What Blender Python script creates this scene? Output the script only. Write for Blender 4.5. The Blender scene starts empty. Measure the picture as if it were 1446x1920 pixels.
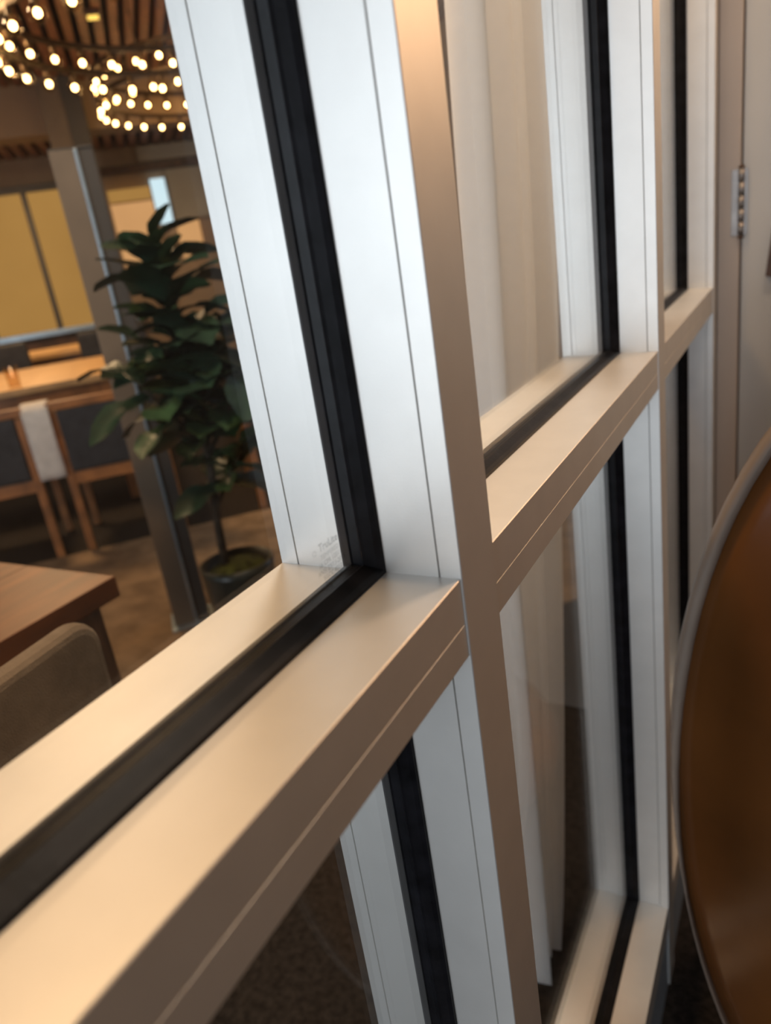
import bpy, bmesh, math, random
from mathutils import Vector, Matrix
random.seed(7)
S = bpy.context.scene
C = S.collection

# ---------------------------------------------------------------- camera
cam_d = bpy.data.cameras.new('camera'); cam = bpy.data.objects.new('camera', cam_d); C.objects.link(cam)
Rm = ((0.8759, 0.4609, -0.1424), (0.0411, -0.3654, -0.9299), (-0.4807, 0.8087, -0.3390))   # image right, image down, forward
r_, d_, f_ = (Vector(v).normalized() for v in Rm)
M = Matrix(((r_.x, -d_.x, -f_.x, 0.2182), (r_.y, -d_.y, -f_.y, -0.3156), (r_.z, -d_.z, -f_.z, 1.2178), (0, 0, 0, 1)))
cam.matrix_world = M
cam_d.sensor_fit = 'AUTO'; cam_d.sensor_width = 36.0
cam_d.lens = 1395.84 / 1920 * 36.0
cam_d.clip_start = 0.02
cam_d.dof.use_dof = True
cam_d.dof.focus_distance = 0.50
cam_d.dof.aperture_fstop = 6.0
S.camera = cam

# ---------------------------------------------------------------- world, lights, exposure
S.view_settings.view_transform = 'Standard'; S.view_settings.look = 'None'
S.view_settings.gamma = 1.0; S.view_settings.use_curve_mapping = False
S.view_settings.exposure = 0.16
w = bpy.data.worlds.new('world'); S.world = w; w.use_nodes = True
w.node_tree.nodes['Background'].inputs[0].default_value = (0.62, 0.80, 1.0, 1)
w.node_tree.nodes['Background'].inputs[1].default_value = 0.85

def area(name, loc, target, sx, sy, power, col):
    l = bpy.data.lights.new(name, 'AREA'); l.shape = 'RECTANGLE'; l.size = sx; l.size_y = sy
    l.energy = power; l.color = col
    o = bpy.data.objects.new(name, l); C.objects.link(o); o.location = loc
    o.rotation_euler = (Vector(target) - Vector(loc)).to_track_quat('-Z', 'Y').to_euler()
    return o
area('daylight_window', (0.27, -3.6, 1.15), (0.1, 0.0, 1.0), 0.75, 2.2, 34, (0.88, 0.94, 1.0))       # the corridor's window end
area('dining_fill', (-1.3, -3.0, 1.3), (-0.12, 0.75, 0.9), 1.0, 2.2, 46, (0.92, 0.95, 1.0))                 # unseen fill added for the frame's inner faces and the curtain
area('corridor_end_fill', (0.72, 1.28, 1.85), (0.50, 0.0, 1.7), 0.22, 1.1, 15.5, (1.0, 0.57, 0.29))  # added warm fill, mirrored in the upper mullion front
area('corridor_fill', (0.42, 0.62, 2.64), (0.30, 0.62, 0), 0.2, 0.2, 6.5, (1.0, 0.80, 0.60))  # unseen fill added to brighten the curtain's front
area('curtain_fill', (-0.50, 0.95, 2.83), (-0.40, 0.9, 0), 0.25, 0.25, 19, (1.0, 0.88, 0.76))  # added behind the curtain so light comes through the cloth
area('partition_top_fill', (-0.75, 0.1, 2.83), (-0.6, 0.1, 0), 0.3, 0.3, 21, (1.0, 0.60, 0.28))  # unseen warm fill added for the transom tops
area('tables_fill', (-3.9, 2.4, 2.83), (-3.9, 2.4, 0), 0.5, 0.5, 55, (1.0, 0.64, 0.34))  # added to warm the far tables, no fixture there
area('dining_downlight_by_screen', (-6.0, 4.2, 2.3), (-6.0, 4.2, 0), 0.5, 0.5, 30, (1.0, 0.64, 0.34))

# ---------------------------------------------------------------- materials
def srgb(r, g, b):
    f = lambda c: (c / 255 / 12.92) if c / 255 <= 0.04045 else ((c / 255 + 0.055) / 1.055) ** 2.4
    return (f(r), f(g), f(b), 1)
def mat(name, col, rough=0.5, metal=0.0, var=0.06, scale=20, bump=0.0, bscale=200, spec=0.5, stretch=None, col2=None, coat=0):
    m = bpy.data.materials.new(name); m.use_nodes = True
    nt = m.node_tree; b = nt.nodes['Principled BSDF']
    b.inputs['Roughness'].default_value = rough; b.inputs['Metallic'].default_value = metal
    b.inputs['Specular IOR Level'].default_value = spec
    b.inputs['Coat Weight'].default_value = coat
    tc = nt.nodes.new('ShaderNodeTexCoord'); mp = nt.nodes.new('ShaderNodeMapping')
    nt.links.new(tc.outputs['Object'], mp.inputs[0])
    if stretch: mp.inputs['Scale'].default_value = stretch
    n = nt.nodes.new('ShaderNodeTexNoise'); n.inputs['Scale'].default_value = scale; n.inputs['Detail'].default_value = 4
    nt.links.new(mp.outputs[0], n.inputs['Vector'])
    rp = nt.nodes.new('ShaderNodeValToRGB')
    c2 = col2 if col2 else tuple(c * (1 - 2 * var) for c in col[:3]) + (1,)
    c1 = col if col2 else tuple(min(1, c * (1 + 2 * var)) for c in col[:3]) + (1,)
    rp.color_ramp.elements[0].color = c2; rp.color_ramp.elements[1].color = c1
    rp.color_ramp.elements[0].position = 0.3; rp.color_ramp.elements[1].position = 0.7
    nt.links.new(n.outputs['Fac'], rp.inputs[0]); nt.links.new(rp.outputs[0], b.inputs['Base Color'])
    if bump:
        n2 = nt.nodes.new('ShaderNodeTexNoise'); n2.inputs['Scale'].default_value = bscale
        nt.links.new(mp.outputs[0], n2.inputs['Vector'])
        bp = nt.nodes.new('ShaderNodeBump'); bp.inputs['Strength'].default_value = bump; bp.inputs['Distance'].default_value = 0.004
        nt.links.new(n2.outputs['Fac'], bp.inputs['Height']); nt.links.new(bp.outputs[0], b.inputs['Normal'])
    return m
def emis(name, col, strength, col2=None, scale=3):
    m = bpy.data.materials.new(name); m.use_nodes = True; nt = m.node_tree
    nt.nodes.remove(nt.nodes['Principled BSDF'])
    e = nt.nodes.new('ShaderNodeEmission'); e.inputs[0].default_value = col; e.inputs[1].default_value = strength
    if col2:
        tc = nt.nodes.new('ShaderNodeTexCoord')
        n = nt.nodes.new('ShaderNodeTexNoise'); n.inputs['Scale'].default_value = scale
        nt.links.new(tc.outputs['Object'], n.inputs['Vector'])
        mx = nt.nodes.new('ShaderNodeMix'); mx.data_type = 'RGBA'; mx.inputs[6].default_value = col; mx.inputs[7].default_value = col2
        nt.links.new(n.outputs['Fac'], mx.inputs[0]); nt.links.new(mx.outputs[2], e.inputs[0])
    nt.links.new(e.outputs[0], nt.nodes['Material Output'].inputs[0]); return m
def glass(name, tint=(0.97, 0.985, 0.98, 1), ior=1.5, rough=0.0):
    m = bpy.data.materials.new(name); m.use_nodes = True; nt = m.node_tree
    nt.nodes.remove(nt.nodes['Principled BSDF'])
    t = nt.nodes.new('ShaderNodeBsdfTransparent'); t.inputs[0].default_value = tint
    g = nt.nodes.new('ShaderNodeBsdfGlossy'); g.inputs['Roughness'].default_value = rough
    lw = nt.nodes.new('ShaderNodeLayerWeight'); lw.inputs[0].default_value = 0.5      # Schlick reflectance, alike from both sides of a face
    pw = nt.nodes.new('ShaderNodeMath'); pw.operation = 'POWER'; pw.inputs[1].default_value = 5.0
    f = nt.nodes.new('ShaderNodeMapRange'); f.inputs[3].default_value = ((ior - 1) / (ior + 1)) ** 2; f.inputs[4].default_value = 1.0
    nt.links.new(lw.outputs['Facing'], pw.inputs[0]); nt.links.new(pw.outputs[0], f.inputs[0])
    x = nt.nodes.new('ShaderNodeMixShader')
    nt.links.new(f.outputs[0], x.inputs[0]); nt.links.new(t.outputs[0], x.inputs[1]); nt.links.new(g.outputs[0], x.inputs[2])
    nt.links.new(x.outputs[0], nt.nodes['Material Output'].inputs[0]); return m
def veil(name, col, trans, alpha):
    m = bpy.data.materials.new(name); m.use_nodes = True; nt = m.node_tree
    nt.nodes.remove(nt.nodes['Principled BSDF'])
    d = nt.nodes.new('ShaderNodeBsdfDiffuse'); d.inputs[0].default_value = col
    tr = nt.nodes.new('ShaderNodeBsdfTranslucent'); tr.inputs[0].default_value = col
    tp = nt.nodes.new('ShaderNodeBsdfTransparent')
    a = nt.nodes.new('ShaderNodeMixShader'); a.inputs[0].default_value = trans
    nt.links.new(d.outputs[0], a.inputs[1]); nt.links.new(tr.outputs[0], a.inputs[2])
    b = nt.nodes.new('ShaderNodeMixShader')
    tc = nt.nodes.new('ShaderNodeTexCoord'); n = nt.nodes.new('ShaderNodeTexNoise'); n.inputs['Scale'].default_value = 60
    nt.links.new(tc.outputs['Object'], n.inputs['Vector'])
    mr = nt.nodes.new('ShaderNodeMapRange'); mr.inputs[3].default_value = alpha - 0.05; mr.inputs[4].default_value = alpha + 0.05
    nt.links.new(n.outputs['Fac'], mr.inputs[0]); nt.links.new(mr.outputs[0], b.inputs[0])
    nt.links.new(tp.outputs[0], b.inputs[1]); nt.links.new(a.outputs[0], b.inputs[2])
    nt.links.new(b.outputs[0], nt.nodes['Material Output'].inputs[0]); return m

ALU = mat('satin_aluminium', (0.69, 0.675, 0.65, 1), 0.46, 0.62, 0.015, 30, 0.03, 900, stretch=(1, 1, 1))
RUB = mat('black_rubber', (0.007, 0.007, 0.009, 1), 0.40, 0, 0.3, 60, 0.03, 250, 0.18)
GLS = glass('clear_glass')
STAMP = veil('etched_frit', (0.05, 0.042, 0.036, 1), 0.2, 0.38)
BASEM = mat('grey_base_paint', (0.35, 0.42, 0.50, 1), 0.4, 0.3)
CARPET = mat('dark_brown_carpet', (0.030, 0.025, 0.022, 1), 0.95, 0, 0.22, 70, 0.8, 240, 0.05)
RUG = mat('tan_carpet', (0.23, 0.155, 0.095, 1), 0.95, 0, 0.15, 9, 0.5, 200, 0.1)
PLASTER = mat('warm_plaster', (0.34, 0.25, 0.17, 1), 0.8, 0, 0.05, 4)
CORRWALL = mat('corridor_plaster', (0.19, 0.155, 0.13, 1), 0.7, 0, 0.04, 4)
BULK = mat('tan_bulkhead_paint', (0.36, 0.25, 0.16, 1), 0.7, 0, 0.04, 4)
SLAT = mat('red_brown_slat_wood', (0.24, 0.088, 0.036, 1), 0.5, 0, 0.25, 5, stretch=(8, 8, 1))
DARKV = mat('dark_ceiling_void', (0.03, 0.018, 0.012, 1), 0.9)
DOORP = mat('grey_door_paint', (0.52, 0.51, 0.49, 1), 0.45, 0, 0.02, 6)
JAMB = mat('beige_jamb_paint', (0.52, 0.43, 0.36, 1), 0.5, 0, 0.03, 6)
STEEL = mat('brushed_steel', (0.30, 0.28, 0.27, 1), 0.42, 0.8, 0.08, 40)
DARKW = mat('dark_walnut', (0.085, 0.040, 0.020, 1), 0.5, 0, 0.25, 6, stretch=(2, 12, 2))
OAK = mat('orange_oak', (0.30, 0.115, 0.032, 1), 0.42, 0, 0.2, 5, stretch=(2, 14, 2))
TOPW = mat('table_top_wood', (0.115, 0.032, 0.005, 1), 0.45, 0, 0.25, 4, stretch=(9, 1.2, 4))
TANTOP = mat('honey_table_wood', (0.62, 0.36, 0.15, 1), 0.35, 0, 0.12, 5, stretch=(1, 9, 1))
TAUPE = mat('taupe_upholstery', (0.17, 0.125, 0.085, 1), 0.85, 0, 0.08, 40, 0.3, 500, 0.2)
NAVY = mat('charcoal_upholstery', (0.022, 0.022, 0.025, 1), 0.6, 0, 0.2, 20, 0.2, 300, 0.4)
LINEN = mat('white_linen', (0.72, 0.66, 0.60, 1), 0.9, 0, 0.04, 30, 0.2, 400, 0.1)
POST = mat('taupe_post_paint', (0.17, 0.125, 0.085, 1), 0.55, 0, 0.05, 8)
POSTD = mat('post_shade_and_dark_trim', (0.055, 0.048, 0.042, 1), 0.5, 0, 0.05, 8)  # shade on post and column sides; own dark colour on trim
EDGE = mat('blue_grey_metal_and_daylit_edge', (0.40, 0.50, 0.58, 1), 0.3, 0.8, 0.05, 20)  # blue grey metal; on the post edge the colour stands for daylight
POT = mat('dark_green_glazed_pot', (0.016, 0.022, 0.020, 1), 0.3, 0, 0.2, 12)
MOSS = mat('green_moss', (0.05, 0.06, 0.012, 1), 0.95, 0, 0.4, 40, 1.0, 90)
BARK = mat('dark_bark', (0.045, 0.032, 0.02, 1), 0.9, 0, 0.3, 30, 0.6, 80)
LEAFS = [mat('fig_leaf_green', (0.030, 0.066, 0.026, 1), 0.45, 0, 0.25, 14, 0.3, 60),
         mat('fig_leaf_deep', (0.016, 0.042, 0.022, 1), 0.45, 0, 0.25, 14, 0.3, 60),
         mat('fig_leaf_olive', (0.05, 0.068, 0.018, 1), 0.5, 0, 0.2, 14, 0.3, 60)]
BRASS = mat('dark_bronze', (0.10, 0.065, 0.035, 1), 0.4, 0.8)
LEATHER = mat('glossy_brown_leather', (0.13, 0.048, 0.012, 1), 0.25, 0, 0.12, 5, 0.03, 60, 0.5)
PIPING = mat('pale_taupe_trim', (0.24, 0.19, 0.155, 1), 0.35, 0, 0.05, 20)
CURT = veil('sheer_curtain_cloth', (0.95, 0.935, 0.92, 1), 0.50, 0.96)
PANELM = emis('amber_backlit_panel', (0.52, 0.27, 0.072, 1), 0.85, (0.36, 0.18, 0.045, 1), 1.3)
PEACH = emis('peach_lit_wall_glow', (0.78, 0.40, 0.16, 1), 0.9, (0.60, 0.30, 0.12, 1), 2.0)  # warm light falling on the wall, put in as emission
SKYW = emis('daylit_pane', (0.60, 0.82, 0.92, 1), 1.0, (0.72, 0.84, 0.88, 1), 3.0)
FILA = emis('bulb_filament', (1.0, 0.62, 0.24, 1), 24.0)
AMBER = emis('amber_lamp', (1.0, 0.60, 0.12, 1), 1.6)
GREYP = mat('grey_green_reflection', (0.40, 0.37, 0.30, 1), 0.6, 0, 0.04, 4)  # colour of the corridor's reflection in the glass
BULBG = glass('bulb_glass', (0.93, 0.86, 0.76, 1), 1.45)

# ---------------------------------------------------------------- helpers
def link(name, me, m, parent=None, smooth=False):
    o = bpy.data.objects.new(name, me); C.objects.link(o)
    if m and not me.materials: me.materials.append(m)
    if smooth:
        for p in me.polygons: p.use_smooth = True
    if parent: o.parent = parent
    return o
def fin(bm, name, m, parent=None, smooth=False):
    me = bpy.data.meshes.new(name); bmesh.ops.recalc_face_normals(bm, faces=bm.faces[:]); bm.to_mesh(me); bm.free()
    return link(name, me, m, parent, smooth)
def bx(bm, x0, x1, y0, y1, z0, z1, T=None):
    vs = [Vector((x, y, z)) for x in (x0, x1) for y in (y0, y1) for z in (z0, z1)]
    if T: vs = [T @ v for v in vs]
    v = [bm.verts.new(p) for p in vs]
    for f in ((0, 1, 3, 2), (4, 6, 7, 5), (0, 4, 5, 1), (2, 3, 7, 6), (0, 2, 6, 4), (1, 5, 7, 3)):
        bm.faces.new([v[i] for i in f])
def box(name, m, x0, x1, y0, y1, z0, z1, parent=None, bev=0.0, T=None):
    bm = bmesh.new(); bx(bm, x0, x1, y0, y1, z0, z1, T)
    if bev: bmesh.ops.bevel(bm, geom=bm.edges[:], offset=bev, segments=2, affect='EDGES', profile=0.7)
    return fin(bm, name, m, parent)
def prism(name, m, pts, axis, a0, a1, parent=None, smooth=False):
    """polygon pts extruded along an axis; axis 'z': pts are (x,y); axis 'y': pts are (x,z)"""
    bm = bmesh.new()
    P = (lambda p, a: (p[0], p[1], a)) if axis == 'z' else ((lambda p, a: (p[0], a, p[1])) if axis == 'y' else (lambda p, a: (a, p[0], p[1])))
    A = [bm.verts.new(P(p, a0)) for p in pts]; B = [bm.verts.new(P(p, a1)) for p in pts]
    n = len(pts)
    for i in range(n): bm.faces.new((A[i], A[(i + 1) % n], B[(i + 1) % n], B[i]))
    bm.faces.new(A); bm.faces.new(B[::-1])
    return fin(bm, name, m, parent, smooth)
def tube(bm, pts, rads, seg=8):
    pts = [Vector(p) for p in pts]; rings = []
    for i, p in enumerate(pts):
        t = (pts[min(i + 1, len(pts) - 1)] - pts[max(i - 1, 0)]).normalized()
        a = t.orthogonal().normalized() if i == 0 else (prev - t * prev.dot(t)).normalized()
        prev = a; b = t.cross(a); r = rads[i] if isinstance(rads, (list, tuple)) else rads
        rings.append([bm.verts.new(p + (a * math.cos(2 * math.pi * k / seg) + b * math.sin(2 * math.pi * k / seg)) * r) for k in range(seg)])
    for A, B in zip(rings, rings[1:]):
        for k in range(seg): bm.faces.new((A[k], A[(k + 1) % seg], B[(k + 1) % seg], B[k]))
    bm.faces.new(rings[0]); bm.faces.new(rings[-1][::-1])
def tubes(name, m, chains, parent=None, seg=8):
    bm = bmesh.new()
    for pts, r in chains: tube(bm, pts, r, seg)
    return fin(bm, name, m, parent, True)
def lathe(name, m, prof, parent=None, seg=28, loc=(0, 0, 0)):
    bm = bmesh.new(); rings = []
    for r, z in prof:
        rings.append([bm.verts.new((loc[0] + r * math.cos(2 * math.pi * k / seg), loc[1] + r * math.sin(2 * math.pi * k / seg), loc[2] + z)) for k in range(seg)])
    for A, B in zip(rings, rings[1:]):
        for k in range(seg): bm.faces.new((A[k], A[(k + 1) % seg], B[(k + 1) % seg], B[k]))
    if prof[0][0] > 1e-4: bm.faces.new(rings[0][::-1])
    if prof[-1][0] > 1e-4: bm.faces.new(rings[-1])
    bmesh.ops.remove_doubles(bm, verts=bm.verts[:], dist=1e-5)
    return fin(bm, name, m, parent, True)
def tag(o, label=None, cat=None, group=None, kind=None):
    if label: o['label'] = label
    if cat: o['category'] = cat
    if group: o['group'] = group
    if kind: o['kind'] = kind
    return o
def empty(name, loc=(0, 0, 0), rz=0, **k):
    o = bpy.data.objects.new(name, None); C.objects.link(o); o.location = loc; o.rotation_euler = (0, 0, rz)
    return tag(o, **k)
def copy_tree(o, parent=None):
    c = o.copy(); C.objects.link(c); c.parent = parent
    for ch in list(o.children): copy_tree(ch, c)
    return c
# the dining room's own axes stand at about 45 degrees to the glass partition
TH = math.atan2(0.7141, 0.70)
Ux, Uy = math.cos(TH), math.sin(TH)
def UV(u, v, z=0): return Vector((u * Ux - v * Uy, u * Uy + v * Ux, z))

# ---------------------------------------------------------------- room shell
box('floor', CARPET, -9.5, 1.7, -3.9, 9.5, -0.10, 0.0); tag(bpy.data.objects['floor'], kind='structure')
rm = empty('ceiling', kind='structure')
RZ = Matrix.Rotation(TH, 4, 'Z')
def ubox(name, m, u0, u1, v0, v1, z0, z1, parent=None, bev=0):
    return box(name, m, u0, u1, v0, v1, z0, z1, parent, bev, T=RZ)
# dining ceiling: dark void board with wooden slats under it (each slat a part)
box('void_board', DARKV, -9.4, -0.06, -3.8, 9.4, 3.02, 3.08, rm)
slat_me = None
for i in range(46):
    u = -1.6 + i * 0.105
    v0 = max(2.2, u * 0.98 + 0.3); v1 = 7.43
    if v1 - v0 < 0.3: continue
    bm = bmesh.new(); bx(bm, u - 0.029, u + 0.029, v0, v1, 2.90, 3.0, RZ); fin(bm, 'slat', SLAT, rm)
# far lower ceiling beyond the bulkhead
ubox('soffit_board', DARKV, -3.0, 2.6, 7.80, 8.7, 2.60, 2.66, rm)
for i in range(34):
    u = -2.2 + i * 0.12
    bm = bmesh.new(); bx(bm, u - 0.035, u + 0.035, 7.82, 8.68, 2.52, 2.60, RZ); fin(bm, 'slat', SLAT, rm)
tag(ubox('trim_1', BULK, -3.2, 2.8, 7.45, 7.80, 2.517, 3.02), kind='structure')     # bulkhead between the two ceilings
tag(ubox('wall_far', PLASTER, -4.2, 4.2, 8.7, 8.82, 0, 3.1), kind='structure')
tag(ubox('wall_left', PLASTER, -3.3, -3.2, 1.2, 8.7, 0, 3.02), kind='structure')
tag(ubox('wall_side', PLASTER, 2.9, 3.0, 3.2, 8.7, 0, 3.02), kind='structure')
# corridor
tag(box('ceiling_corridor', CORRWALL, -0.04, 1.6, -3.8, 1.42, 2.66, 2.74), kind='structure')
tag(box('wall_right', CORRWALL, 1.5, 1.6, -3.8, 1.42, 0, 2.66), kind='structure')
tag(box('wall_header', CORRWALL, -0.04, 0.065, -3.8, 3.0, 2.60, 2.66), kind='structure')
tag(box('wall_near', CORRWALL, -0.04, 0.065, -3.8, -1.8505, 0, 2.60), kind='structure')
tag(box('wall_beyond', CORRWALL, -0.04, 0.065, 1.288, 3.0, 0, 2.60), kind='structure')
tag(box('wall_end', CORRWALL, 0.066, 1.5, 1.335, 1.42, 0, 2.66), kind='structure')

# ---------------------------------------------------------------- glazed partition
XF, XB, WM, T, L1, L2 = 0.0689, -0.0450, 0.0457, 0.0459, 0.6167, 1.2400
ZT, ZB, ZH = 1.05, 0.1686, 2.60
win = empty('window_1', (0, 0, 0), kind='structure')
tag(win, 'silver aluminium framed glass partition between corridor and dining room', 'glass partition')
def mull_profile(y0, y1, front):
    s, d = 0.0011, 0.0022
    out = []
    def side(y, sg):      # groove points on a side face, listed from back to front
        return [(XB + 0.0122 - s / 2, y), (XB + 0.0122, y + sg * d), (XB + 0.0122 + s / 2, y), (XF - 0.0116 - s / 2, y), (XF - 0.0116, y + sg * d), (XF - 0.0116 + s / 2, y)]
    c = 0.0005
    pts = [(XB, y0 + c), (XB + c, y0)] + side(y0, 1) + [(front - c, y0), (front, y0 + c), (front, y1 - c), (front - c, y1)] + side(y1, -1)[::-1] + [(XB + c, y1), (XB, y1 - c)]
    return pts
for y in (-3 * L1, -2 * L1, -L1, 0.0, L1, L2):
    prism('mullion', ALU, mull_profile(y, y + WM, XF + 0.0011), 'z', 0.0, ZH, win)
def rail_profile(z0, z1, seam=True):
    c = 0.0005; s, d = 0.0009, 0.0012; zm = z0 + (z1 - z0) * 0.5 - 0.003
    f = [(XF, z1 - c)] + ([(XF, zm + s / 2), (XF - d, zm), (XF, zm - s / 2)] if seam else []) + [(XF, z0 + c)]
    return [(XB, z0 + c), (XB, z1 - c), (XB + c, z1), (XF - c, z1)] + f + [(XF - c, z0), (XB + c, z0)]
bays = [(-L1 + WM, 0.0), (WM, L1), (L1 + WM, L2), (-2 * L1 + WM, -L1), (-3 * L1 + WM, -2 * L1)]
fg = [(0.0254, 0), (0.0250, 0.0022), (0.0225, 0.0038), (0.0175, 0.0062), (0.0162, 0.0070), (0.0151, 0.0064), (0.0150, 0.0058), (0.0092, 0.0058), (0.0092, 0)]
bg = [(-0.0008, 0), (-0.0004, 0.0022), (0.0020, 0.0040), (0.0070, 0.0064), (0.0082, 0.0068), (0.0089, 0.0062), (0.0090, 0)]
for bi, (y0, y1) in enumerate(bays):
    prism('transom', ALU, rail_profile(ZT - T, ZT), 'y', y0, y1, win)
    prism('bottom_rail', ALU, rail_profile(ZB - T, ZB, False), 'y', y0, y1, win)
    prism('head_rail', ALU, rail_profile(ZH - T, ZH, False), 'y', y0, y1, win)
    bp = prism('base_plate', BASEM, [(XB + 0.004, 0), (XB + 0.004, ZB - T), (XF - 0.012, ZB - T), (XF - 0.002, ZB - T - 0.016), (XF - 0.002, 0)], 'y', y0, y1, win)
    for za, zb in ((ZB, ZT - T), (ZT, ZH - T)):
        g = box('glass_pane', GLS, 0.0090, 0.0150, y0 + 0.0059, y1 - 0.0059, za + 0.0059, zb - 0.0059, win)
        g.data.materials.append(RUB)
        for p in g.data.polygons: p.material_index = 0 if abs(p.normal.x) > 0.5 else 1      # the cut edges sit in black sealant
        for pr in (fg, bg):
            prism('gasket', RUB, [(x, za + h) for x, h in pr], 'y', y0, y1, win, False)
            prism('gasket', RUB, [(x, zb - h) for x, h in pr], 'y', y0, y1, win, False)
            prism('gasket', RUB, [(x, y0 + h) for x, h in pr], 'z', za, zb, win, False)
            prism('gasket', RUB, [(x, y1 - h) for x, h in pr], 'z', za, zb, win, False)
        if bi == 0 and za == ZT: stamped = g
# etched safety stamp in the corner of the upper pane
st_lines = [('TruLite', 0.0058, 1.0800), ('TEMPERED', 0.0036, 1.0757), ('16 CFR 1201 II', 0.0036, 1.0720),
            ('ANSI Z97.1-2015', 0.0036, 1.0683), ('SGCC 4212', 0.0036, 1.0647), ('IN    10-26', 0.0036, 1.0611), ('FOR', 0.0036, 1.0578)]
vs, fs = [], []
for txt, size, z in st_lines:
    cu = bpy.data.curves.new('t', 'FONT'); cu.body = txt; cu.size = size; cu.align_x = 'CENTER'; cu.resolution_u = 2
    if size > 0.004: cu.offset = 0.00012
    ob = bpy.data.objects.new('t', cu); C.objects.link(ob)
    bpy.context.view_layer.update()
    me = bpy.data.meshes.new_from_object(ob.evaluated_get(bpy.context.evaluated_depsgraph_get()))
    k = len(vs)
    yc = -0.0340 if txt != 'FOR' else -0.0395
    vs += [(0.01515, yc + v.co.x, z + v.co.y) for v in me.vertices]; fs += [[k + i for i in p.vertices] for p in me.polygons]
    bpy.data.objects.remove(ob); bpy.data.curves.remove(cu)
# small flower mark left of the name
for a in range(6):
    k = len(vs); ca, sa = math.cos(a * math.pi / 3), math.sin(a * math.pi / 3)
    cy, cz = -0.0468 + 0.0013 * ca, 1.0812 + 0.0013 * sa
    vs += [(0.01515, cy + 0.00045 * math.cos(q * math.pi / 3), cz + 0.00045 * math.sin(q * math.pi / 3)) for q in range(6)]; fs.append([k + q for q in range(6)])
me = bpy.data.meshes.new('stamp'); me.from_pydata(vs, [], fs); so = link('etched_stamp', me, STAMP, stamped)
so['label'] = 'small etched safety glass stamp'

# ---------------------------------------------------------------- door at the corridor's end
dr = empty('door_1', (0, 1.30, 0), kind='structure')
tag(dr, 'grey painted door with beige jamb and steel hinge at corridor end', 'door')
box('jamb', JAMB, 0.0700, 0.1085, 0.0, 0.034, 0, 2.2, dr, 0.003)
box('jamb', JAMB, 1.01, 1.05, 0.0, 0.034, 0, 2.2, dr, 0.003)
box('head_jamb', JAMB, 0.0700, 1.05, 0.0, 0.034, 2.2, 2.24, dr, 0.003)
box('door_leaf', DOORP, 0.1115, 1.008, 0.006, 0.034, 0.008, 2.197, dr, 0.002)
for zc in (1.19, 0.25, 2.0):
    h = box('hinge', STEEL, 0.0935, 0.1085, -0.0022, -0.0002, zc - 0.057, zc + 0.057, dr, 0.0006)
    box('hinge_leaf', STEEL, 0.1117, 0.1200, 0.0036, 0.0058, zc - 0.057, zc + 0.057, h, 0.0006)
    for k in range(5):
        za = zc - 0.057 + k * 0.0228
        tubes('knuckle', STEEL, [([(0.1100, -0.004, za + 0.0006), (0.1100, -0.004, za + 0.0222)], 0.0055)], h, 12)
    tubes('hinge_pin', DARKW, [([(0.1100, -0.004, zc - 0.063), (0.1100, -0.004, zc - 0.058)], 0.0048), ([(0.1100, -0.004, zc + 0.058), (0.1100, -0.004, zc + 0.063)], 0.0048)], h, 10)
prism('push_plate', DARKW, [(0.1535, 1.056), (0.1720, 1.050), (0.1800, 1.150), (0.1640, 1.150)], 'y', -0.008, 0.006, dr)

# ---------------------------------------------------------------- sheer curtain behind the second bay
bm = bmesh.new(); NU, NZ = 90, 30
grid = []
for j in range(NZ + 1):
    z = 0.05 + (2.50 - 0.05) * j / NZ; row = []
    for i in range(NU + 1):
        t = i / NU
        ya = 0.505 + 0.10 * max(0.0, z - 0.9)
        yb = 0.60 + 0.30 * min(1.0, (max(0.0, z - 0.06) / 1.1) ** 0.7)
        y = ya + (yb - ya) * t
        a = 0.018 + 0.008 * math.sin(2.2 * t * 5 + z)
        x = -0.125 + a * math.sin(t * 36 + 0.5 * math.sin(z * 2.0)) + 0.010 * math.sin(t * 17 + z * 1.1)
        row.append(bm.verts.new((x, y, z)))
    grid.append(row)
for j in range(NZ):
    for i in range(NU): bm.faces.new((grid[j][i], grid[j][i + 1], grid[j + 1][i + 1], grid[j + 1][i]))
cur = empty('sheer_curtain', (0, 0, 0))
tag(cur, 'white sheer curtain hanging in folds behind the second glass bay', 'curtain')
fin(bm, 'cloth', CURT, cur, True)
tubes('curtain_rod', STEEL, [([(-0.125, 0.50, 2.52), (-0.125, 1.28, 2.52)], 0.011)], cur, 12)

# ---------------------------------------------------------------- brown chair on the right
ch = empty('shell_chair', (0.345, 0.40, 0))
tag(ch, 'glossy brown leather shell chair with pale trimmed rim beside the partition', 'chair')
A_, BZ, ZC = 0.235, 0.505, 0.595
def shell(tx, tz, off=0.0):      # outer back surface, convex towards the camera
    r2 = tx * tx + tz * tz
    y = -0.05 + 0.085 * tx * tx + 0.05 * tz * tz + 0.03 * tz
    return Vector((A_ * tx, y + off, ZC + BZ * tz))
def disc(off0, off1, name, m, parent, rr=1.0):
    bm = bmesh.new(); R_, K = 10, 56; rows = [[], []]
    for s, off in enumerate((off0, off1)):
        cen = bm.verts.new(shell(0, 0, off)); rows[s].append([cen])
        for r in range(1, R_ + 1):
            q = r / R_ * rr
            rows[s].append([bm.verts.new(shell(q * math.cos(2 * math.pi * k / K), q * math.sin(2 * math.pi * k / K), off)) for k in range(K)])
        for k in range(K): bm.faces.new((cen, rows[s][1][k], rows[s][1][(k + 1) % K]))
        for r in range(1, R_):
            for k in range(K): bm.faces.new((rows[s][r][k], rows[s][r + 1][k], rows[s][r + 1][(k + 1) % K], rows[s][r][(k + 1) % K]))
    for k in range(K): bm.faces.new((rows[0][R_][k], rows[0][R_][(k + 1) % K], rows[1][R_][(k + 1) % K], rows[1][R_][k]))
    return fin(bm, name, m, parent, True)
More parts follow.
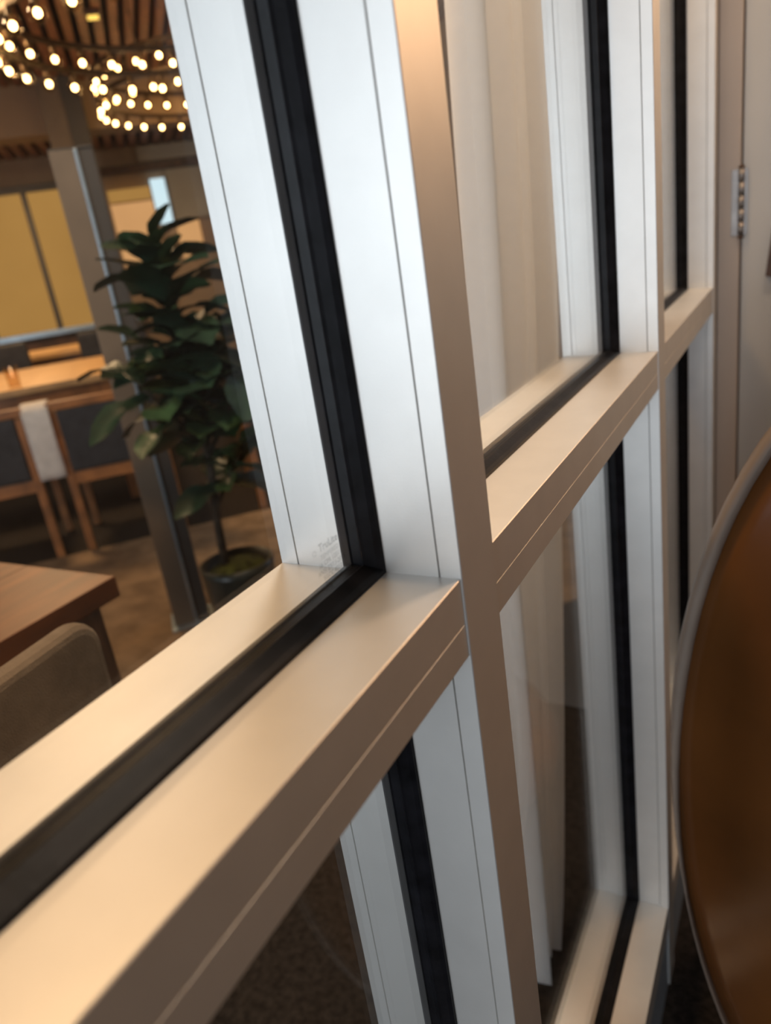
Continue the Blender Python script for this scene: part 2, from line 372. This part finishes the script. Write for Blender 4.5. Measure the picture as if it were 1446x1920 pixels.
back = disc(0.0, 0.03, 'backrest', LEATHER, ch)
bm = bmesh.new(); K = 72
pts = [shell(1.005 * math.cos(2 * math.pi * k / K), 1.005 * math.sin(2 * math.pi * k / K), 0.008) for k in range(K)]
rg = []
for k in range(K):
    p = pts[k]; t = (pts[(k + 1) % K] - pts[k - 1]).normalized(); n = Vector((p.x, 0, (p.z - ZC) * 0.5)).normalized(); b = Vector((0, 1, 0))
    up = max(0, math.sin(2 * math.pi * k / K) + 0.35) / 1.35; rad = 0.0016 + 0.0075 * min(1, up * 2.2)
    rg.append([bm.verts.new(p + (n * math.cos(q * math.pi / 4) * rad + b * math.sin(q * math.pi / 4) * 0.020)) for q in range(8)])
for k in range(K):
    for q in range(8): bm.faces.new((rg[k][q], rg[k][(q + 1) % 8], rg[(k + 1) % K][(q + 1) % 8], rg[(k + 1) % K][q]))
rim = fin(bm, 'rim_trim', PIPING, ch, True); rim['label'] = 'pale taupe trim along the chair back edge'
lathe('seat', LEATHER, [(0.0, 0.36), (0.19, 0.36), (0.215, 0.375), (0.22, 0.41), (0.205, 0.44), (0.12, 0.452), (0.0, 0.455)], ch, 36, (0.0, 0.22, 0))
for sx in (-1, 1):
    for sy in (-1, 1):
        tubes('leg', DARKW, [([(sx * 0.12, 0.22 + sy * 0.11, 0.37), (sx * 0.165, 0.22 + sy * 0.16, 0.0)], [0.016, 0.010])], ch, 10)

# ---------------------------------------------------------------- dining room: rug, post, plant
tag(ubox('area_rug', RUG, -1.7, 2.2, 1.62, 3.34, 0.0, 0.008), 'tan flat woven rug under the post and fig tree', 'rug')
pc = UV(-0.185, 2.245)
po = empty('metal_post', (pc.x, pc.y, 0), TH)
tag(po, 'slim square taupe post with metal edge coloured as daylit beside the fig tree', 'post')
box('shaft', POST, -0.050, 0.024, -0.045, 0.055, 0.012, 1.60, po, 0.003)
box('shaded_side', POSTD, 0.0245, 0.075, -0.040, 0.055, 0.012, 1.60, po, 0.002)['label'] = 'slab painted dark for the shaded side of the post'  # dark slab stands for the post's shaded face
box('daylit_edge_strip', EDGE, 0.0210, 0.0310, -0.052, -0.0455, 0.012, 1.60, po, 0.002)['label'] = 'aluminium edge strip coloured blue grey for the daylight on it'  # daylight along the corner is put into the strip's colour
box('cap', POSTD, -0.050, 0.075, -0.045, 0.055, 1.6005, 1.606, po, 0.002)
box('foot_plate', EDGE, -0.064, 0.090, -0.07, 0.075, 0.008, 0.0195, po, 0.003)
co = empty('column', UV(-0.34, 7.30), TH, kind='structure')
box('shaft', POST, -0.17, 0.01, -0.10, 0.14, 0.0, 3.01, co, 0.004)
box('shaded_side', POSTD, 0.0105, 0.17, -0.09, 0.14, 0.0, 3.01, co, 0.004)  # column's shaded side built as a darker slab

pp = UV(0.015, 1.86)
pl = empty('potted_fig_tree', (pp.x, pp.y, 0), TH)
tag(pl, 'fiddle leaf fig tree in a dark green pot behind the glass', 'potted plant')
lathe('pot', POT, [(0.0, 0.008), (0.085, 0.008), (0.098, 0.03), (0.115, 0.32), (0.117, 0.345), (0.108, 0.348), (0.104, 0.30)], pl, 36)
lathe('moss', MOSS, [(0.104, 0.30), (0.09, 0.325), (0.06, 0.34), (0.03, 0.348), (0.0, 0.35)], pl, 24)
trunk = [(-0.035, 0, 0.34), (-0.03, 0.005, 0.48), (-0.012, 0.0, 0.66), (-0.005, -0.005, 0.84), (0.01, 0, 1.02), (-0.02, 0.01, 1.17), (-0.035, 0, 1.27)]
tr = tubes('trunk', BARK, [(trunk, [0.014, 0.013, 0.012, 0.011, 0.009, 0.007, 0.005])], pl, 10)
brs = [((-0.008, 0, 0.72), (-0.10, -0.03, 0.86), (-0.17, -0.04, 0.98)), ((-0.008, 0, 0.70), (0.07, -0.05, 0.82), (0.13, -0.06, 0.93)),
       ((0.0, 0, 0.86), (0.06, 0.06, 0.98), (0.11, 0.08, 1.08)), ((0.0, 0, 0.80), (-0.05, 0.07, 0.92), (-0.09, 0.10, 1.02)), ((-0.03, 0, 0.52), (0.03, -0.03, 0.62), (0.08, -0.05, 0.70))]
for b in brs: tubes('branch', BARK, [(list(b), [0.008, 0.006, 0.004])], pl, 7)
def leaf_mesh(L, W, bend, cup, m, nm):
    bm = bmesh.new(); N = 8; rows = []
    prof = [0.10, 0.42, 0.56, 0.60, 0.72, 0.95, 1.0, 0.80, 0.18]        # waisted, broad towards the tip
    for i in range(N + 1):
        t = i / N; hw = W / 2 * prof[i]; row = []
        for j in range(-2, 3):
            s = j / 2; x = hw * s
            z = -bend * t * t * L + cup * (abs(s) ** 1.5) * hw + 0.006 * math.sin(t * 14) * abs(s)
            row.append(bm.verts.new((x, t * L * (1 - 0.15 * bend * t), z)))
        rows.append(row)
    for i in range(N):
        for j in range(4): bm.faces.new((rows[i][j], rows[i][j + 1], rows[i + 1][j + 1], rows[i + 1][j]))
    me = bpy.data.meshes.new(nm); bm.to_mesh(me); bm.free(); me.materials.append(m)
    for p in me.polygons: p.use_smooth = True
    return me
LM = [leaf_mesh(0.19, 0.125, 0.35, 0.35, LEAFS[0], 'leaf'), leaf_mesh(0.21, 0.14, 0.6, 0.25, LEAFS[1], 'leaf'), leaf_mesh(0.15, 0.10, 0.2, 0.45, LEAFS[0], 'leaf'),
      leaf_mesh(0.18, 0.125, 0.8, 0.3, LEAFS[1], 'leaf'), leaf_mesh(0.16, 0.11, 0.4, 0.5, LEAFS[2], 'leaf')]
rnd = random.Random(5)
def put_leaf(p, az, el, k=None, sc=1.0):
    me = LM[k if k is not None else rnd.choices(range(5), [4, 4, 3, 3, 1])[0]]
    o = bpy.data.objects.new('leaf', me); C.objects.link(o); o.parent = pl
    o.matrix_parent_inverse = Matrix()
    o.matrix_local = Matrix.Translation(p) @ Matrix.Rotation(az, 4, 'Z') @ Matrix.Rotation(el, 4, 'X') @ Matrix.Rotation(rnd.uniform(-0.6, 0.6), 4, 'Y') @ Matrix.Scale(sc, 4)
def along(pts, t):
    n = len(pts) - 1; i = min(int(t * n), n - 1); f = t * n - i
    return Vector(pts[i]).lerp(Vector(pts[i + 1]), f)
for i in range(74):
    t = 0.40 + 0.60 * i / 73
    p = along(trunk, t)
    put_leaf(p, i * 2.399 + rnd.uniform(-.3, .3), rnd.uniform(0.25, 1.0) + 0.5 * max(0, t - 0.75) * 4, sc=rnd.uniform(0.75, 1.1) * (1 - 0.35 * max(0, t - 0.8) * 3))
for b in brs:
    for i in range(13):
        t = 0.3 + 0.7 * i / 12
        put_leaf(along(b, t), i * 2.399 + rnd.uniform(-.4, .4), rnd.uniform(-0.1, 0.9), sc=rnd.uniform(0.75, 1.0))

# ---------------------------------------------------------------- near table and taupe chair
tb = empty('dining_table', (-1.30, -0.25, 0))
tag(tb, 'orange brown wooden dining table with a block leg nearest the glass', 'table', )
for k in range(4):
    box('plank', TOPW, -0.425 + k * 0.2325, -0.425 + k * 0.2325 + 0.2313, -0.85, 0.712, 0.712, 0.750, tb, 0.002)
box('apron', DARKW, 0.42, 0.455, -0.80, 0.64, 0.64, 0.712, tb, 0.003)
box('apron', DARKW, -0.30, 0.42, 0.60, 0.635, 0.64, 0.712, tb, 0.003)
for sx, sy in ((0.435, 0.63), (0.435, -0.76), (-0.32, 0.63), (-0.32, -0.76)):
    box('leg', DARKW, sx - 0.05, sx + 0.05, sy - 0.05, sy + 0.05, 0, 0.712, tb, 0.005)
tc_ = empty('upholstered_chair', (-0.60, -0.085, 0), math.radians(7))
tag(tc_, 'taupe upholstered chair with a rounded back against the glass', 'chair')
pts = []
for cy, cz, a0 in ((0.238 - 0.035, 0.875 - 0.035, 0), (-0.238 + 0.035, 0.875 - 0.035, 90), (-0.238 + 0.05, 0.43, 180), (0.238 - 0.05, 0.43, 270)):
    for q in range(7): a = math.radians(a0 + 15 * q); pts.append((cy + 0.035 * math.cos(a), cz + 0.035 * math.sin(a)))
bo = prism('backrest', TAUPE, pts, 'x', 0.134, 0.164, tc_)
bv = bo.modifiers.new('soft', 'BEVEL'); bv.width = 0.012; bv.segments = 3; bv.limit_method = 'ANGLE'
box('seat', TAUPE, -0.26, 0.132, -0.235, 0.235, 0.38, 0.47, tc_, 0.02)
for sx in (-0.22, 0.11):
    for sy in (-0.19, 0.19): tubes('leg', OAK, [([(sx, sy, 0.385), (sx * 1.08, sy * 1.05, 0)], [0.018, 0.012])], tc_, 10)

# ---------------------------------------------------------------- chairs seen from behind, far table
def wood_chair(u, v, label, rz=0.0):
    p = UV(u, v); o = empty('dining_chair', (p.x, p.y, 0), TH + rz); tag(o, label, 'chair', 'charcoal wooden dining chairs')
    for sx in (-1, 1):
        box('leg', OAK, sx * 0.225 - 0.018, sx * 0.225 + 0.018, -0.018, 0.018, 0.0, 0.70, o, 0.003)
        box('leg', OAK, sx * 0.225 - 0.018, sx * 0.225 + 0.018, 0.42, 0.456, 0.0, 0.38, o, 0.003)
    box('seat_rail', OAK, -0.207, 0.207, -0.014, 0.014, 0.345, 0.405, o, 0.003)
    box('stretcher', OAK, -0.207, 0.207, 0.424, 0.450, 0.345, 0.395, o, 0.003)
    box('seat', NAVY, -0.225, 0.225, 0.02, 0.45, 0.405, 0.47, o, 0.015)
    box('backrest', NAVY, -0.206, 0.206, -0.032, 0.036, 0.41, 0.705, o, 0.012)
    box('top_rail', OAK, -0.247, 0.247, -0.026, 0.026, 0.706, 0.745, o, 0.006)
    return o
wood_chair(-0.962, 3.36, 'charcoal backed wooden chair left of the hanging white napkin')
wood_chair(-0.365, 3.36, 'charcoal backed wooden chair right of the hanging white napkin, behind the fig tree')
wood_chair(0.50, 3.40, 'charcoal backed wooden chair showing only a leg right of the fig trunk')
# napkin hanging down between the two chair backs
bm = bmesh.new(); rows = []
for j in range(13):
    t = j / 12
    if j < 3: dv, z = 0.06 - 0.03 * j, 0.752
    else: dv, z = -0.034 - 0.012 * math.sin(t * 3), 0.752 - 0.355 * (t - 2 / 12) / (10 / 12)
    rows.append([bm.verts.new(UV(-0.718 + 0.118 * i / 5 + 0.02 * (t - .5) * 0, 3.36 + dv + 0.004 * math.sin(i * 2.1 + t * 4), z)) for i in range(6)])
for a, b in zip(rows, rows[1:]):
    for i in range(5): bm.faces.new((a[i], a[i + 1], b[i + 1], b[i]))
nk = fin(bm, 'napkin', LINEN, None, True)
sm = nk.modifiers.new('thick', 'SOLIDIFY'); sm.thickness = 0.003; sm.offset = 0
tag(nk, 'white cloth napkin hanging over the gap between two chair backs', 'napkin')

def far_table(u0, u1, v0, v1, label):
    p = UV((u0 + u1) / 2, (v0 + v1) / 2); a, b = (u1 - u0) / 2, (v1 - v0) / 2
    o = empty('dining_table', (p.x, p.y, 0), TH); tag(o, label, 'table', 'honey wood dining tables')
    n = 5
    for k in range(n): box('plank', TANTOP, -a + 2 * a * k / n, -a + 2 * a * (k + 1) / n - 0.0015, -b, b, 0.715, 0.75, o, 0.002)
    for sy in (-1, 1): box('apron', OAK, -a + 0.06, a - 0.06, sy * (b - 0.07) - 0.015, sy * (b - 0.07) + 0.015, 0.64, 0.715, o, 0.002)
    for sx in (-1, 1):
        for sy in (-1, 1): box('leg', OAK, sx * (a - 0.06) - 0.03, sx * (a - 0.06) + 0.03, sy * (b - 0.07) - 0.03, sy * (b - 0.07) + 0.03, 0, 0.715, o, 0.003)
    return o
far_table(-1.55, -0.32, 4.12, 5.32, 'honey wood table behind the two charcoal backed chairs')
far_table(-1.60, -0.62, 6.35, 7.05, 'honey wood table nearest the amber panel screen')
def dark_chair(u, v, label):
    p = UV(u, v); o = empty('lounge_chair', (p.x, p.y, 0), TH); tag(o, label, 'chair', 'dark lounge chairs by the far table')
    box('seat', NAVY, -0.24, 0.24, -0.46, -0.02, 0.34, 0.46, o, 0.03)
    box('backrest', NAVY, -0.25, 0.25, -0.03, 0.06, 0.36, 0.90, o, 0.03)
    for sx in (-0.2, 0.2):
        for sy in (-0.40, 0.02): box('leg', DARKW, sx - 0.016, sx + 0.016, sy - 0.016, sy + 0.016, 0, 0.36, o, 0.003)
dark_chair(-1.22, 5.82, 'dark upholstered chair at the far side of the honey table, left one')
dark_chair(-0.36, 5.82, 'dark upholstered chair at the far side of the honey table, next to the post')
g = lathe('drinking_glass', BULBG, [(0.0, 0.0), (0.032, 0.0), (0.036, 0.11), (0.034, 0.11), (0.030, 0.006), (0.0, 0.006)], None, 24)
g.location = UV(-0.86, 4.25, 0.7505); tag(g, 'clear drinking glass on the honey wood table', 'glass')

# ---------------------------------------------------------------- amber panel screen in front of the far wall
FK = 1.0708; FU = -0.0726 * (1 - FK); FZ = 1.218 * (1 - FK)        # the far wall's fittings are drawn at 1 : 1.07
sc = empty('panel_screen', UV(FU, 8.62, FZ), TH)
tag(sc, 'dark framed screen of amber backlit panels along the far wall', 'screen')
edges = [-2.75, -2.14, -1.53, -0.92, -0.31]
for a, b in zip(edges, edges[1:]):
    box('panel', PANELM, a + 0.028, b - 0.028, -0.01, 0.02, 0.86, 2.13, sc)
for a in edges: box('stile', POSTD, a - 0.027, a + 0.027, -0.03, 0.03, 0.86, 2.13, sc, 0.003)
box('head_bar', POSTD, -2.78, -0.283, -0.03, 0.03, 2.131, 2.20, sc, 0.003)
box('ledge', EDGE, -2.78, -0.10, -0.07, 0.03, 0.805, 0.858, sc, 0.004)['label'] = 'blue grey metal ledge below the panels'
box('dado_panel', DARKW, -2.78, -0.283, -0.01, 0.03, 0.082, 0.804, sc)
sc.scale = p2_scale = (FK, 1, FK)
p2 = empty('wall_panel', UV(FU, 8.62, FZ), TH)
tag(p2, 'peach wall panel, its warm light put in as glow, between post and fig tree top', 'wall panel')
box('panel', PEACH, -0.16, 0.25, -0.01, 0.03, 1.35, 1.93, p2)  # lamp-lit wall drawn as a glowing surface
box('panel', PANELM, -0.16, 0.25, -0.01, 0.03, 1.95, 2.06, p2)
box('panel', PEACH, 0.43, 0.66, -0.01, 0.03, 1.35, 1.70, p2)
box('upper_rail', DARKW, -0.20, 0.95, -0.04, 0.03, 2.20, 2.27, p2, 0.003)
box('grey_reflection', GREYP, 0.44, 0.90, -0.01, 0.03, 1.72, 2.19, p2)  # grey slabs stand in for corridor reflections
box('grey_reflection', GREYP, 0.20, 0.90, -0.01, 0.03, 2.29, 2.42, p2)
p2.scale = p2_scale
w2 = empty('window_2', UV(FU, 8.62, FZ), TH, kind='structure')
box('pane', SKYW, 0.262, 0.408, -0.012, 0.02, 1.70, 2.12, w2)
for a in (0.252, 0.410): box('frame', DARKW, a, a + 0.010, -0.03, 0.03, 1.69, 2.13, w2)
w2.scale = p2_scale

# ---------------------------------------------------------------- two-tier ring chandeliers
def chandelier(cx, cy, zlow, sep, R_, label, phase):
    o = empty('ring_chandelier', (cx, cy, zlow)); tag(o, label, 'chandelier', 'two tier ring chandeliers')
    NB = 31
    for t, dz in enumerate((0.0, sep)):
        bm = bmesh.new(); K = 64; rg = []
        for k in range(K):
            a = 2 * math.pi * k / K; c, s = math.cos(a), math.sin(a)
            rg.append([bm.verts.new(((R_ + dr) * c, (R_ + dr) * s, dz + 0.075 + h)) for dr, h in ((-0.012, 0), (0.012, 0), (0.012, 0.03), (-0.012, 0.03))])
        for k in range(K):
            for q in range(4): bm.faces.new((rg[k][q], rg[k][(q + 1) % 4], rg[(k + 1) % K][(q + 1) % 4], rg[(k + 1) % K][q]))
        fin(bm, 'ring', BRASS, o)
        for k in range(NB):
            a = 2 * math.pi * k / NB + phase + t * 0.1; x, y = R_ * math.cos(a), R_ * math.sin(a)
            bl = link('bulb', BULB_ME, None, o); bl.location = (x, y, dz)
            fl = link('filament', FIL_ME, None, bl); sk = link('socket', SOCK_ME, None, bl)
    for k in range(3):
        a = 2 * math.pi * k / 3 + 0.5; x, y = R_ * math.cos(a), R_ * math.sin(a)
        tubes('cable', BRASS, [([(x, y, 0.10), (x, y, 2.90 - zlow)], 0.004)], o, 6)
def ball(r, m, nm, sx=1.0, z0=0.0):
    bm = bmesh.new(); bmesh.ops.create_uvsphere(bm, u_segments=12, v_segments=8, radius=r)
    for v in bm.verts: v.co.z = v.co.z * sx + z0
    me = bpy.data.meshes.new(nm); bm.to_mesh(me); bm.free(); me.materials.append(m)
    for p in me.polygons: p.use_smooth = True
    return me
BULB_ME = ball(0.040, BULBG, 'bulb', 1.15); FIL_ME = ball(0.016, FILA, 'filament', 1.1)
bm = bmesh.new(); bmesh.ops.create_cone(bm, cap_ends=True, segments=12, radius1=0.018, radius2=0.016, depth=0.04)
for v in bm.verts: v.co.z += 0.060
SOCK_ME = bpy.data.meshes.new('socket'); bm.to_mesh(SOCK_ME); bm.free(); SOCK_ME.materials.append(BRASS)
chandelier(-2.766, 3.394, 2.36, 0.141, 0.983, 'ring chandelier of glowing clear bulbs, the larger looking one at the picture corner', 0.05)
chandelier(-3.961, 5.122, 2.44, 0.176, 0.933, 'ring chandelier of glowing clear bulbs partly hidden by the partition frame', 0.02)
q = UV(0.05, 5.6)
al = empty('ceiling_spotlight', (q.x, q.y, 0), TH); tag(al, 'small amber glowing spotlight between the ceiling slats', 'light')
box('housing', DARKW, -0.05, 0.05, -0.05, 0.05, 2.865, 2.8995, al, 0.004); box('lens', AMBER, -0.035, 0.035, -0.035, 0.035, 2.855, 2.8645, al)
